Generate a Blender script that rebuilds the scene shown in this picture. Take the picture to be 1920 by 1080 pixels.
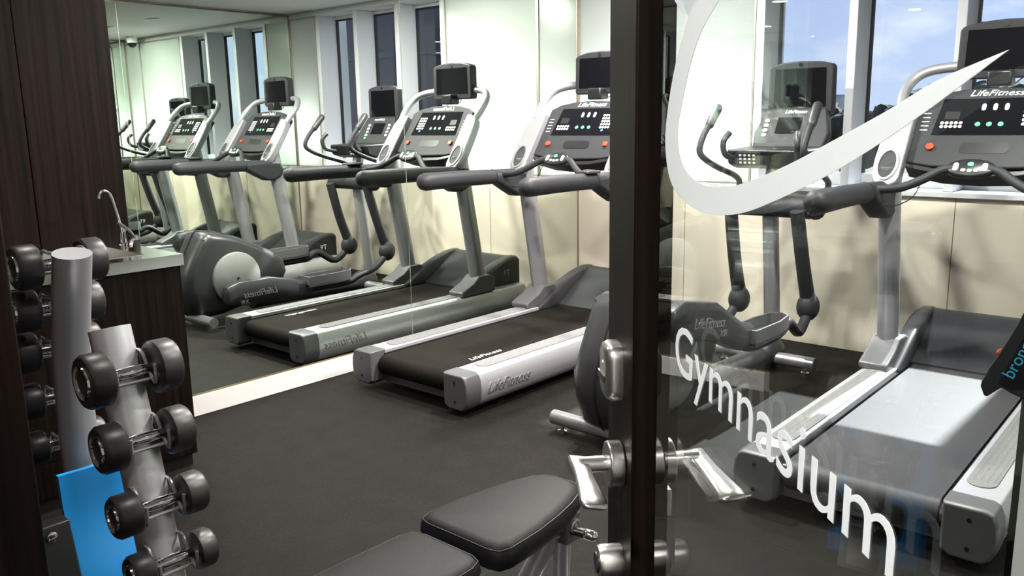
import bpy, bmesh, math, random
from mathutils import Vector, Matrix
random.seed(7)
S = bpy.context.scene
for o in list(bpy.data.objects): bpy.data.objects.remove(o)
COL = S.collection
PI = math.pi

# ------------------------------------------------------------------ camera
cam_d = bpy.data.cameras.new('camera'); cam = bpy.data.objects.new('camera', cam_d); COL.objects.link(cam)
cam_d.sensor_width = 36; cam_d.lens = 36*1595.8/1920; cam_d.clip_start = .02; cam_d.clip_end = 500
cam.matrix_world = Matrix(((0.74976625, -0.11673008, 0.65132531, 0), (0.66146729, 0.15847654, -0.73303903, 0),
                           (-0.01765208, 0.98043831, 0.19603349, 1.4), (0, 0, 0, 1)))
S.camera = cam
S.view_settings.view_transform = 'Standard'; S.view_settings.look = 'None'
S.view_settings.gamma = 1; S.view_settings.use_curve_mapping = False
S.view_settings.exposure = 0.45
S.cycles.max_bounces = 14; S.cycles.glossy_bounces = 10; S.cycles.transparent_max_bounces = 24
S.cycles.diffuse_bounces = 4; S.cycles.transmission_bounces = 6
S.cycles.caustics_reflective = False; S.cycles.caustics_refractive = False

# ------------------------------------------------------------------ sky
def make_world():
    w = bpy.data.worlds.new('sky'); S.world = w; w.use_nodes = True
    nt = w.node_tree; n = nt.nodes; l = nt.links
    for x in list(n): n.remove(x)
    out = n.new('ShaderNodeOutputWorld'); bg = n.new('ShaderNodeBackground')
    tc = n.new('ShaderNodeTexCoord'); sep = n.new('ShaderNodeSeparateXYZ')
    ramp = n.new('ShaderNodeValToRGB')
    ramp.color_ramp.elements[0].position = .0; ramp.color_ramp.elements[0].color = (.62, .70, .95, 1)
    ramp.color_ramp.elements[1].position = .45; ramp.color_ramp.elements[1].color = (.22, .32, .78, 1)
    noise = n.new('ShaderNodeTexNoise'); noise.inputs['Scale'].default_value = 5; noise.inputs['Detail'].default_value = 7
    noise.inputs['Roughness'].default_value = .6
    mp = n.new('ShaderNodeMapping'); mp.inputs['Scale'].default_value = (1, 1, 2.2)
    cr = n.new('ShaderNodeValToRGB'); cr.color_ramp.elements[0].position = .5; cr.color_ramp.elements[1].position = .68
    mix = n.new('ShaderNodeMix'); mix.data_type = 'RGBA'; mix.inputs[7].default_value = (.9, .92, 1, 1)
    l.new(tc.outputs['Generated'], sep.inputs[0]); l.new(sep.outputs['Z'], ramp.inputs[0])
    l.new(tc.outputs['Generated'], mp.inputs[0]); l.new(mp.outputs[0], noise.inputs[0]); l.new(noise.outputs[0], cr.inputs[0])
    l.new(cr.outputs[0], mix.inputs[0]); l.new(ramp.outputs[0], mix.inputs[6]); l.new(mix.outputs[2], bg.inputs[0])
    bg.inputs[1].default_value = 1.15; l.new(bg.outputs[0], out.inputs[0])
make_world()
# sun, high in front of the windows
sd = bpy.data.lights.new('sun', 'SUN'); sd.energy = 17; sd.angle = math.radians(1.2); sd.color = (1, .97, .95)
so = bpy.data.objects.new('sun', sd); COL.objects.link(so); so.rotation_euler = (math.radians(-45), 0, math.radians(-1))

# ------------------------------------------------------------------ helpers
def new_mat(name):
    m = bpy.data.materials.new(name); m.use_nodes = True
    return m, m.node_tree, m.node_tree.nodes['Principled BSDF']
def mat(name, col, rough=.5, metal=0., spec=.5, bump=None, var=None, coat=0., ior=1.5):
    m, nt, b = new_mat(name)
    b.inputs['Base Color'].default_value = (*col, 1); b.inputs['Roughness'].default_value = rough
    b.inputs['Metallic'].default_value = metal; b.inputs['Specular IOR Level'].default_value = spec
    b.inputs['Coat Weight'].default_value = coat; b.inputs['IOR'].default_value = ior
    if bump or var:
        tc = nt.nodes.new('ShaderNodeTexCoord')
    if bump:
        sc, st = bump
        nz = nt.nodes.new('ShaderNodeTexNoise'); nz.inputs['Scale'].default_value = sc; nz.inputs['Detail'].default_value = 3
        bp = nt.nodes.new('ShaderNodeBump'); bp.inputs['Strength'].default_value = st; bp.inputs['Distance'].default_value = .002
        nt.links.new(tc.outputs['Object'], nz.inputs[0]); nt.links.new(nz.outputs[0], bp.inputs['Height'])
        nt.links.new(bp.outputs[0], b.inputs['Normal'])
    if var:
        sc, col2 = var
        nz = nt.nodes.new('ShaderNodeTexNoise'); nz.inputs['Scale'].default_value = sc; nz.inputs['Detail'].default_value = 6
        mx = nt.nodes.new('ShaderNodeMix'); mx.data_type = 'RGBA'
        mx.inputs[6].default_value = (*col, 1); mx.inputs[7].default_value = (*col2, 1)
        rp = nt.nodes.new('ShaderNodeValToRGB'); rp.color_ramp.elements[0].position = .35; rp.color_ramp.elements[1].position = .65
        nt.links.new(tc.outputs['Object'], nz.inputs[0]); nt.links.new(nz.outputs[0], rp.inputs[0])
        nt.links.new(rp.outputs[0], mx.inputs[0]); nt.links.new(mx.outputs[2], b.inputs['Base Color'])
    return m
def schlick(nt, f0=.04):
    g = nt.nodes.new('ShaderNodeNewGeometry'); d = nt.nodes.new('ShaderNodeVectorMath'); d.operation = 'DOT_PRODUCT'
    nt.links.new(g.outputs['Normal'], d.inputs[0]); nt.links.new(g.outputs['Incoming'], d.inputs[1])
    def mth(op, a, b=None):
        x = nt.nodes.new('ShaderNodeMath'); x.operation = op
        for i, v in enumerate((a, b)):
            if v is None: continue
            if isinstance(v, (int, float)): x.inputs[i].default_value = v
            else: nt.links.new(v, x.inputs[i])
        return x.outputs[0]
    a = mth('ABSOLUTE', d.outputs['Value']); q = mth('POWER', mth('SUBTRACT', 1., a), 5.)
    return mth('ADD', mth('MULTIPLY', q, 1-f0), f0)
def glass_mat(name, tint, f0=.04):
    m = bpy.data.materials.new(name); m.use_nodes = True; nt = m.node_tree
    for x in list(nt.nodes): nt.nodes.remove(x)
    out = nt.nodes.new('ShaderNodeOutputMaterial'); tr = nt.nodes.new('ShaderNodeBsdfTransparent'); gl = nt.nodes.new('ShaderNodeBsdfGlossy')
    tr.inputs[0].default_value = (*tint, 1); gl.inputs['Roughness'].default_value = 0
    mx = nt.nodes.new('ShaderNodeMixShader'); nt.links.new(schlick(nt, f0), mx.inputs[0])
    nt.links.new(tr.outputs[0], mx.inputs[1]); nt.links.new(gl.outputs[0], mx.inputs[2]); nt.links.new(mx.outputs[0], out.inputs[0])
    return m
def emit_mat(name, col, st):
    m = bpy.data.materials.new(name); m.use_nodes = True; nt = m.node_tree
    b = nt.nodes['Principled BSDF']; b.inputs['Base Color'].default_value = (*col, 1)
    b.inputs['Emission Color'].default_value = (*col, 1); b.inputs['Emission Strength'].default_value = st
    return m

def finish(bm, name, m, parent=None, smooth=40, bev=0., seg=2, sub=0):
    bmesh.ops.recalc_face_normals(bm, faces=bm.faces)
    me = bpy.data.meshes.new(name); bm.to_mesh(me); bm.free()
    return link_mesh(me, name, m, parent, smooth, bev, seg, sub)
def link_mesh(me, name, m, parent=None, smooth=40, bev=0., seg=2, sub=0):
    o = bpy.data.objects.new(name, me); COL.objects.link(o)
    if m is not None: me.materials.clear(); me.materials.append(m)
    if smooth:
        for p in me.polygons: p.use_smooth = True
        me.set_sharp_from_angle(angle=math.radians(smooth))
    if bev:
        b = o.modifiers.new('bevel', 'BEVEL'); b.width = bev; b.segments = seg; b.limit_method = 'ANGLE'; b.angle_limit = math.radians(35)
        b.harden_normals = False
    if sub:
        b = o.modifiers.new('sub', 'SUBSURF'); b.levels = sub; b.render_levels = sub
    if parent is not None: o.parent = parent
    return o
def B(): return bmesh.new()
def box(bm, x0, x1, y0, y1, z0, z1, M=None):
    vs = [bm.verts.new((x, y, z)) for x in (x0, x1) for y in (y0, y1) for z in (z0, z1)]
    for f in ((0,1,3,2), (4,6,7,5), (0,4,5,1), (2,3,7,6), (0,2,6,4), (1,5,7,3)): bm.faces.new([vs[i] for i in f])
    if M is not None:
        for v in vs: v.co = M @ v.co
    return vs
def loft(bm, rings, caps=True, closed=True):
    R = [[bm.verts.new(p) for p in r] for r in rings]; n = len(R[0])
    for a, b in zip(R, R[1:]):
        for i in range(n if closed else n-1):
            j = (i+1) % n
            bm.faces.new((a[i], a[j], b[j], b[i]))
    if caps and closed: bm.faces.new(R[0][::-1]); bm.faces.new(R[-1])
    return R
def prism(bm, poly, f0, f1):
    # poly of 2d points, f0/f1 map them to 3d at both ends
    return loft(bm, [[f0(*p) for p in poly], [f1(*p) for p in poly]])
def smooth_path(pts, k=5):
    P = [Vector(p) for p in pts]
    if len(P) < 3 or k < 2: return P
    out = []
    for i in range(len(P)-1):
        p0 = P[max(i-1, 0)]; p1 = P[i]; p2 = P[i+1]; p3 = P[min(i+2, len(P)-1)]
        for s in range(k):
            t = s/k
            out.append(.5*((2*p1)+(p2-p0)*t+(2*p0-5*p1+4*p2-p3)*t*t+(3*p1-p0-3*p2+p3)*t**3))
    out.append(P[-1]); return out
def tube(bm, pts, r, seg=12, k=5, round_ends=False, flat=1., up=Vector((1, 0, 0))):
    """tube through pts; r number or list (per control point); flat scales the second cross axis"""
    P = smooth_path(pts, k); n = len(P)
    if isinstance(r, (int, float)): rr = [r]*n
    else:
        rr = []
        for i in range(n):
            t = i/(n-1)*(len(r)-1); a = min(int(t), len(r)-2); rr.append(r[a]+(r[a+1]-r[a])*(t-a))
    T = [(P[min(i+1, n-1)]-P[max(i-1, 0)]).normalized() for i in range(n)]
    u = up - T[0]*up.dot(T[0])
    if u.length < 1e-3: u = Vector((0, 0, 1))-T[0]*T[0].z
    u.normalize(); rings = []
    def ring(c, u, v, q): return [c+u*math.cos(2*PI*i/seg)*q+v*math.sin(2*PI*i/seg)*q*flat for i in range(seg)]
    if round_ends:
        v = T[0].cross(u)
        for a in (80, 55, 30): rings.append(ring(P[0]-T[0]*rr[0]*math.sin(math.radians(a)), u, v, rr[0]*math.cos(math.radians(a))))
    for i in range(n):
        u = u-T[i]*u.dot(T[i]); u.normalize(); v = T[i].cross(u); rings.append(ring(P[i], u, v, rr[i]))
    if round_ends:
        for a in (30, 55, 80): rings.append(ring(P[-1]+T[-1]*rr[-1]*math.sin(math.radians(a)), u, v, rr[-1]*math.cos(math.radians(a))))
    loft(bm, rings)
def cyl(bm, p1, p2, r1, r2=None, seg=20): tube(bm, [p1, p2], [r1, r1 if r2 is None else r2], seg, 1)
def lathe(bm, prof, c=(0, 0, 0), axis='z', seg=28):
    """prof: list of (r, h)"""
    rings = []
    for r, h in prof:
        ring = []
        for i in range(seg):
            a = 2*PI*i/seg; p = (r*math.cos(a), r*math.sin(a), h)
            if axis == 'x': p = (p[2], p[0], p[1])
            if axis == 'y': p = (p[0], p[2], p[1])
            ring.append(Vector(p)+Vector(c))
        rings.append(ring)
    loft(bm, rings)
def sphere(bm, c, r, sx=1, sy=1, sz=1, u=20, v=12):
    m = Matrix.Translation(c) @ Matrix.Diagonal((sx, sy, sz, 1))
    bmesh.ops.create_uvsphere(bm, u_segments=u, v_segments=v, radius=r, matrix=m)
def thing(name, label, cat, loc=(0, 0, 0), rz=0, group=None):
    o = bpy.data.objects.new(name, None); COL.objects.link(o); o.location = loc; o.rotation_euler = (0, 0, rz)
    o.empty_display_size = .1
    return tag(o, label, cat, group)
def tag(o, label, cat, group=None):
    o['label'] = label; o['category'] = cat
    if group: o['group'] = group
    return o
def struct(o, label=None):
    o['kind'] = 'structure'
    if label: o['label'] = label
    return o
def kids(o): return [c for c in bpy.data.objects if c.parent == o]
def copy_tree(o, parent=None):
    c = o.copy(); COL.objects.link(c)
    if parent is not None: c.parent = parent
    for ch in kids(o): copy_tree(ch, c)
    return c
def text(name, s, size, M, m, parent, shear=0., extrude=.0006, sx=1., spacing=1., align='CENTER'):
    cu = bpy.data.curves.new('txt', 'FONT'); cu.body = s; cu.size = size; cu.shear = shear; cu.extrude = extrude
    cu.align_x = align; cu.align_y = 'CENTER' if align == 'CENTER' else 'BOTTOM_BASELINE'; cu.space_character = spacing; cu.resolution_u = 4
    to = bpy.data.objects.new('txt', cu); COL.objects.link(to)
    dg = bpy.context.evaluated_depsgraph_get(); dg.update()
    me = bpy.data.meshes.new_from_object(to.evaluated_get(dg)); me.name = name
    bpy.data.objects.remove(to); bpy.data.curves.remove(cu)
    me.transform(M @ Matrix.Diagonal((sx, 1, 1, 1)))
    return link_mesh(me, name, m, parent, smooth=0)
def basis(o, ex, ey):
    ex = Vector(ex).normalized(); ey = Vector(ey).normalized(); ez = ex.cross(ey)
    return Matrix(((ex.x, ey.x, ez.x, o[0]), (ex.y, ey.y, ez.y, o[1]), (ex.z, ey.z, ez.z, o[2]), (0, 0, 0, 1)))
def rrect(w, h, r, k=5):
    pts = []
    for cx, cy, a0 in ((w-r, h-r, 0), (-w+r, h-r, 90), (-w+r, -h+r, 180), (w-r, -h+r, 270)):
        for i in range(k): a = math.radians(a0+90*i/(k-1)); pts.append((cx+r*math.cos(a), cy+r*math.sin(a)))
    return pts
def oval(rx, ry, k=24, cx=0, cy=0): return [(cx+rx*math.cos(2*PI*i/k), cy+ry*math.sin(2*PI*i/k)) for i in range(k)]
def plate(bm, poly, M, t):
    """prism of a 2d outline on the XY plane of matrix M, thickness t towards +Z"""
    prism(bm, poly, lambda x, y: M @ Vector((x, y, 0)), lambda x, y: M @ Vector((x, y, t)))

# ------------------------------------------------------------------ materials
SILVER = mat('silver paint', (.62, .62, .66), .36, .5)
SILVER2 = mat('satin metal', (.46, .46, .48), .30, .75)
UPR = mat('grey metallic paint', (.34, .34, .365), .38, .5)
EMBOSS_SHADE = mat('shaded embossed lettering', (.26, .26, .28), .4, .5)  # grey stands in for the shadows of raised silver letters
CAPGREY = mat('cap grey plastic', (.14, .14, .15), .42, .25)
DARK = mat('charcoal plastic', (.026, .027, .031), .52, spec=.25, bump=(300, .15))
DARK2 = mat('soft black rubber', (.026, .027, .030), .42)
HOODM = mat('hood plastic', (.036, .037, .041), .38)
BLACK = mat('black plastic', (.010, .010, .012), .35)
SCREEN = mat('screen glass', (.004, .004, .006), .08, coat=.5)
KEYW = mat('white keys', (.70, .70, .68), .4)
KEYG = mat('green keys', (.10, .65, .25), .4)
KEYB = mat('blue keys', (.08, .18, .75), .4)
RED = mat('red plastic', (.75, .06, .02), .35)
WHITE = mat('white print', (.85, .85, .84), .5)
PADGREY = mat('grip pad grey', (.20, .20, .205), .65)
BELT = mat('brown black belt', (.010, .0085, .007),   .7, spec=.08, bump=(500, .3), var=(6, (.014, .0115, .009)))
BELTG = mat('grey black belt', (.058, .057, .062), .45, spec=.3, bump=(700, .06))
CHROME = mat('chrome', (.80, .80, .82), .08, 1.)
RUBBER = mat('rubber head', (.022, .021, .022), .38, bump=(60, .1))
LEATHER = mat('black vinyl', (.008, .0077, .009), .5, spec=.16, bump=(420, .35))
STEEL = mat('brushed steel', (.80, .78, .75), .14, 1.)
NICKEL = mat('satin nickel', (.66, .65, .64), .28, 1.)
WHITEP = mat('white painted', (.86, .86, .85), .45)
CEIL = mat('ceiling paint', (.90, .90, .88), .7)
BEIGE = mat('beige wall paint', (.86, .78, .65), .6, bump=(250, .15), var=(3, (.83, .75, .62)))
FRAME = mat('window frame paint', (.66, .67, .70), .4)
GASKET = mat('black gasket', (.01, .01, .012), .5)
BLUEMAT = mat('blue foam', (.02, .34, .86), .38, bump=(40, .2))
MIRROR = bpy.data.materials.new('mirror'); MIRROR.use_nodes = True
_b = MIRROR.node_tree.nodes['Principled BSDF']; _b.inputs['Base Color'].default_value = (.82, .89, .82, 1); _b.inputs['Metallic'].default_value = 1; _b.inputs['Roughness'].default_value = 0
GLASS = glass_mat('window glass', (.93, .95, .96))
DOORGLASS = glass_mat('door glass', (.93, .96, .95), .045)
def film_mat():
    m = bpy.data.materials.new('frosted film'); m.use_nodes = True; nt = m.node_tree
    for x in list(nt.nodes): nt.nodes.remove(x)
    out = nt.nodes.new('ShaderNodeOutputMaterial'); tr = nt.nodes.new('ShaderNodeBsdfTranslucent'); df = nt.nodes.new('ShaderNodeBsdfDiffuse')
    tr.inputs[0].default_value = (.94, .97, 1, 1); df.inputs[0].default_value = (.88, .92, .95, 1)
    m1 = nt.nodes.new('ShaderNodeMixShader'); m1.inputs[0].default_value = .6
    nt.links.new(tr.outputs[0], m1.inputs[1]); nt.links.new(df.outputs[0], m1.inputs[2]); nt.links.new(m1.outputs[0], out.inputs[0])
    return m
FILM = film_mat()

def floor_mat():
    m, nt, b = new_mat('rubber flooring'); N = nt.nodes; L = nt.links
    tc = N.new('ShaderNodeTexCoord')
    n1 = N.new('ShaderNodeTexNoise'); n1.inputs['Scale'].default_value = 75; n1.inputs['Detail'].default_value = 6; n1.inputs['Roughness'].default_value = .75
    n2 = N.new('ShaderNodeTexNoise'); n2.inputs['Scale'].default_value = 9; n2.inputs['Detail'].default_value = 4
    vo = N.new('ShaderNodeTexVoronoi'); vo.inputs['Scale'].default_value = 70
    for x in (n1, n2, vo): L.new(tc.outputs['Object'], x.inputs[0])
    r1 = N.new('ShaderNodeValToRGB'); r1.color_ramp.elements[0].position = .40; r1.color_ramp.elements[0].color = (.004, .004, .004, 1)
    r1.color_ramp.elements[1].position = .62; r1.color_ramp.elements[1].color = (.0115, .010, .0082, 1)
    L.new(n1.outputs[0], r1.inputs[0])
    r2 = N.new('ShaderNodeValToRGB'); r2.color_ramp.elements[0].color = (.62, .62, .64, 1); r2.color_ramp.elements[1].color = (1.25, 1.12, .95, 1)
    r2.color_ramp.elements[0].position = .3; r2.color_ramp.elements[1].position = .7
    L.new(n2.outputs[0], r2.inputs[0])
    mx = N.new('ShaderNodeMix'); mx.data_type = 'RGBA'; mx.blend_type = 'MULTIPLY'; mx.inputs[0].default_value = 1
    L.new(r1.outputs[0], mx.inputs[6]); L.new(r2.outputs[0], mx.inputs[7])
    rs = N.new('ShaderNodeValToRGB'); rs.color_ramp.elements[0].position = .03; rs.color_ramp.elements[0].color = (1, 1, 1, 1)
    rs.color_ramp.elements[1].position = .06; rs.color_ramp.elements[1].color = (0, 0, 0, 1)
    L.new(vo.outputs['Distance'], rs.inputs[0])
    m2 = N.new('ShaderNodeMix'); m2.data_type = 'RGBA'; m2.inputs[7].default_value = (.16, .15, .13, 1)
    L.new(rs.outputs[0], m2.inputs[0]); L.new(mx.outputs[2], m2.inputs[6]); L.new(m2.outputs[2], b.inputs['Base Color'])
    b.inputs['Roughness'].default_value = .7; b.inputs['Specular IOR Level'].default_value = .14
    bp = N.new('ShaderNodeBump'); bp.inputs['Strength'].default_value = .5; bp.inputs['Distance'].default_value = .002
    L.new(n1.outputs[0], bp.inputs['Height']); L.new(bp.outputs[0], b.inputs['Normal'])
    return m
FLOORM = floor_mat()
def wood_mat():
    m, nt, b = new_mat('dark wenge veneer'); N = nt.nodes; L = nt.links
    tc = N.new('ShaderNodeTexCoord'); mp = N.new('ShaderNodeMapping'); mp.inputs['Scale'].default_value = (60, 60, 1.5)
    nz = N.new('ShaderNodeTexNoise'); nz.inputs['Scale'].default_value = 1; nz.inputs['Detail'].default_value = 5
    L.new(tc.outputs['Object'], mp.inputs[0]); L.new(mp.outputs[0], nz.inputs[0])
    r = N.new('ShaderNodeValToRGB'); r.color_ramp.elements[0].position = .35; r.color_ramp.elements[0].color = (.002, .0014, .0012, 1)
    r.color_ramp.elements[1].position = .72; r.color_ramp.elements[1].color = (.014, .0075, .0055, 1)
    L.new(nz.outputs[0], r.inputs[0]); L.new(r.outputs[0], b.inputs['Base Color']); b.inputs['Roughness'].default_value = .5; b.inputs['Specular IOR Level'].default_value = .09
    return m
WOOD = wood_mat()
def frost_mat():
    m = bpy.data.materials.new('frosted glass panel'); m.use_nodes = True; nt = m.node_tree
    for x in list(nt.nodes): nt.nodes.remove(x)
    out = nt.nodes.new('ShaderNodeOutputMaterial'); tr = nt.nodes.new('ShaderNodeBsdfTranslucent'); df = nt.nodes.new('ShaderNodeBsdfDiffuse')
    gl = nt.nodes.new('ShaderNodeBsdfGlossy'); gl.inputs['Roughness'].default_value = .15
    tr.inputs[0].default_value = (.92, .95, .94, 1); df.inputs[0].default_value = (.80, .84, .82, 1)
    m1 = nt.nodes.new('ShaderNodeMixShader'); m1.inputs[0].default_value = .15
    nt.links.new(tr.outputs[0], m1.inputs[1]); nt.links.new(df.outputs[0], m1.inputs[2])
    m2 = nt.nodes.new('ShaderNodeMixShader'); nt.links.new(schlick(nt, .04), m2.inputs[0])
    nt.links.new(m1.outputs[0], m2.inputs[1]); nt.links.new(gl.outputs[0], m2.inputs[2]); nt.links.new(m2.outputs[0], out.inputs[0])
    return m
FROST = frost_mat()

# ------------------------------------------------------------------ room
XM, XR, YW, CH = -3.79, -.29, 5.02, 2.42     # mirror wall, right mirror wall, window wall, ceiling height
bm = B(); box(bm, XM-.15, .6, -1.6, YW+.3, -.12, 0); struct(finish(bm, 'floor', FLOORM, smooth=0), 'dark speckled rubber gym floor')
bm = B(); box(bm, XM-.15, .6, -1.6, YW+.3, CH, CH+.12); struct(finish(bm, 'ceiling', CEIL, smooth=0), 'white plaster ceiling')
bm = B(); box(bm, XM-.15, XM-.012, -1.6, YW+.3, 0, CH); wl = struct(finish(bm, 'wall_left', WHITEP, smooth=0), 'white wall behind the mirror panels and dark wood panels')
def mirror_panel(parent, x0, x1, y0, y1, z0, z1):
    bm = B(); box(bm, x0, x1, y0, y1, z0, z1); return finish(bm, 'mirror_panel', MIRROR, parent, smooth=0)
for a, b_ in ((1.692, 3.348), (3.352, YW-.012)): mirror_panel(wl, XM-.012, XM, a, b_, .108, CH-.01)
bm = B(); box(bm, XM-.012, XM+.002, 1.692, YW, .100, .108); finish(bm, 'mirror_channel', mat('brass channel', (.45, .36, .2), .35, .9), wl, smooth=0)
bm = B(); box(bm, XM-.01, XM+.004, YW-.012, YW, .10, CH); finish(bm, 'corner_trim', mat('bronze trim', (.30, .25, .19), .4, .4), wl, smooth=0)
bm = B(); box(bm, XM-.012, XM+.012, 1.692, YW, 0, .100); struct(finish(bm, 'baseboard_left', WHITEP, bev=.003), 'white baseboard under the mirror wall')
# right wall with its mirror, and the return beside the door
bm = B(); box(bm, XR+.012, XR+.15, 1.72, YW+.3, 0, CH); wr = struct(finish(bm, 'wall_right', WHITEP, smooth=0), 'white wall behind the opposite mirror')
for a, b_ in ((1.72, 3.348), (3.352, YW-.012)): mirror_panel(wr, XR, XR+.012, a, b_, .108, CH-.025)
bm = B(); box(bm, XR-.004, XR+.012, 1.72, YW, CH-.025, CH-.012); finish(bm, 'mirror_channel', mat('bronze channel', (.22, .18, .13), .4, .5), wr, smooth=0)
bm = B(); box(bm, XR-.004, XR+.01, YW-.014, YW, .10, CH-.025); finish(bm, 'corner_trim', bpy.data.materials['bronze trim'], wr, smooth=0)
bm = B(); box(bm, XR-.012, XR+.012, 1.72, YW, 0, .100); struct(finish(bm, 'baseboard_right', WHITEP, bev=.003), 'white baseboard under the opposite mirror')
bm = B(); box(bm, XR+.15, .6, 1.72, 1.86, 0, CH); box(bm, .45, .6, -1.6, 1.72, 0, CH); struct(finish(bm, 'wall_entry', WHITEP, smooth=0), 'white return wall beside the door')
# back wall with the doorway
bm = B(); box(bm, XM-.012, -.86, .08, .24, 0, CH); box(bm, -.86, .15, .08, .24, 2.14, CH); box(bm, .15, .45, .08, .24, 0, CH)
struct(finish(bm, 'wall_back', mat('dark lining', (.05, .04, .035), .5), smooth=0), 'dark wall around the doorway')
bm = B(); box(bm, -.885, -.842, .05, .265, 0, 2.14); struct(finish(bm, 'trim_1', WOOD, bev=.003), 'dark wooden door jamb')
bm = B(); box(bm, .13, .155, .05, .265, 0, 2.14); struct(finish(bm, 'trim_2', WOOD, bev=.003), 'dark wooden hinge jamb')
bm = B(); box(bm, XM-.15, .6, -1.7, -1.6, 0, CH); struct(finish(bm, 'wall_corridor', mat('corridor wall', (.10, .085, .07), .6), smooth=0), 'brown corridor wall opposite the doorway')
# wood lining of the mirror wall
for i, (a, b_, dx) in enumerate(((1.32, 1.69, 0.), (.70, 1.316, .004), (.24, .696, .004))):
    bm = B(); box(bm, XM-.012, XM+.018+dx, a, b_, 0, CH); finish(bm, 'wood_panel', WOOD, wl, bev=.002)

# window wall
bm = B(); box(bm, XM-.15, XR+.15, YW, YW+.25, 0, .935); ww = struct(finish(bm, 'wall_window', BEIGE, smooth=0), 'beige wall below the windows')
bm = B(); box(bm, XM-.15, XR+.15, YW, YW+.25, 2.37, CH); finish(bm, 'lintel', WHITEP, ww, smooth=0)
for x in (-2.90, -1.25):
    bm = B(); box(bm, x-.0015, x+.0015, YW-.002, YW+.01, .0, .935); finish(bm, 'panel_joint', mat('joint', (.2, .15, .1), .7), ww, smooth=0)
bm = B(); box(bm, -2.44, -.71, YW-.03, YW+.24, .935, .965); struct(finish(bm, 'trim_3', FRAME, bev=.004), 'white window sill ledge')
bm = B(); box(bm, XM, -2.44, YW-.012, YW+.02, .935, .962); struct(finish(bm, 'trim_4', FRAME, bev=.003), 'pale ledge under the large frosted panel')
bm = B(); box(bm, -.71, XR, YW-.012, YW+.02, .935, .962); struct(finish(bm, 'trim_5', FRAME, bev=.003), 'pale ledge under the narrow frosted panel')
MULL = ((-2.44, -2.385), (-1.88, -1.83), (-1.318, -1.268), (-.757, -.71))
for i, (a, b_) in enumerate(MULL):
    bm = B(); box(bm, a, b_, YW, YW+.24, .965, 2.37); finish(bm, 'mullion', FRAME, ww, bev=.004)
for i in range(3):
    a, b_ = MULL[i][1], MULL[i+1][0]; y = YW+.20
    w = struct(bpy.data.objects.new('window_%d' % (i+1), None), 'clear window pane in a white frame'); COL.objects.link(w); w.location = ((a+b_)/2, y, .965)
    hw = (b_-a)/2; H = 2.37-.965
    bm = B(); box(bm, -hw+.012, hw-.012, .012, .018, .07, H-.03); finish(bm, 'pane', GLASS, w, smooth=0)
    bm = B(); box(bm, -hw, hw, 0, .04, 0, .075); box(bm, -hw, hw, 0, .04, H-.03, H); finish(bm, 'window_frame', FRAME, w, bev=.003)
    bm = B()
    for q in (-hw, hw-.014): box(bm, q, q+.014, .002, .03, .075, H-.03)
    box(bm, -hw+.014, hw-.014, .002, .03, H-.044, H-.03)
    finish(bm, 'gasket', GASKET, w, smooth=0)
def frosted(n, x0, x1, label):
    w = struct(bpy.data.objects.new(n, None), label); COL.objects.link(w); w.location = ((x0+x1)/2, YW, .962)
    hw = (x1-x0)/2; H = 2.37-.962
    bm = B(); box(bm, -hw+.01, hw-.01, .004, .012, .01, H-.012); finish(bm, 'frosted_pane', FROST, w, smooth=0)
    bm = B()
    box(bm, -hw, -hw+.012, -.004, .02, 0, H); box(bm, hw-.012, hw, -.004, .02, 0, H); box(bm, -hw, hw, -.004, .02, H-.014, H); box(bm, -hw, hw, -.004, .02, 0, .01)
    finish(bm, 'panel_frame', mat('panel frame', (.35, .34, .31), .4, .3), w, smooth=0)
frosted('window_4', XM+.004, -3.415, 'narrow backlit frosted glass panel beside the mirror corner')
frosted('window_5', -3.415, -2.44, 'wide backlit frosted glass panel left of the clear windows')
frosted('window_6', -.71, XR-.004, 'narrow backlit frosted glass panel beside the opposite mirror')
# added boxes behind frosted glass: white back and cheeks, low lamp fades glow upwards
LBW = mat('added box white', (.55, .55, .55), .7)
for x0, x1 in ((XM-.02, -2.44), (-.71, XR+.02)):
    bm = B(); box(bm, x0, x1, YW+.30, YW+.34, .9, 2.4); box(bm, x0-.03, x0, YW+.02, YW+.34, .9, 2.4); box(bm, x1-.0, x1+.03, YW+.25, YW+.34, .9, 2.4)
    box(bm, x0, x1, YW+.25, YW+.34, 2.37, 2.40); box(bm, x0, x1, YW+.25, YW+.34, .88, .92)
    finish(bm, 'added_light_box', LBW, ww, smooth=0)
    ld = bpy.data.lights.new('added_box_lamp', 'AREA'); ld.shape = 'RECTANGLE'; ld.size = (x1-x0)-.06; ld.size_y = .5; ld.energy = 7*(x1-x0)/1.35; ld.color = (1, 1, .98)
    lo = bpy.data.objects.new('added_box_lamp', ld); COL.objects.link(lo); lo.location = ((x0+x1)/2, YW+.29, 1.28); lo.rotation_euler = (PI/2, 0, PI)
    lo.rotation_euler = (-PI/2, 0, 0)

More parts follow.
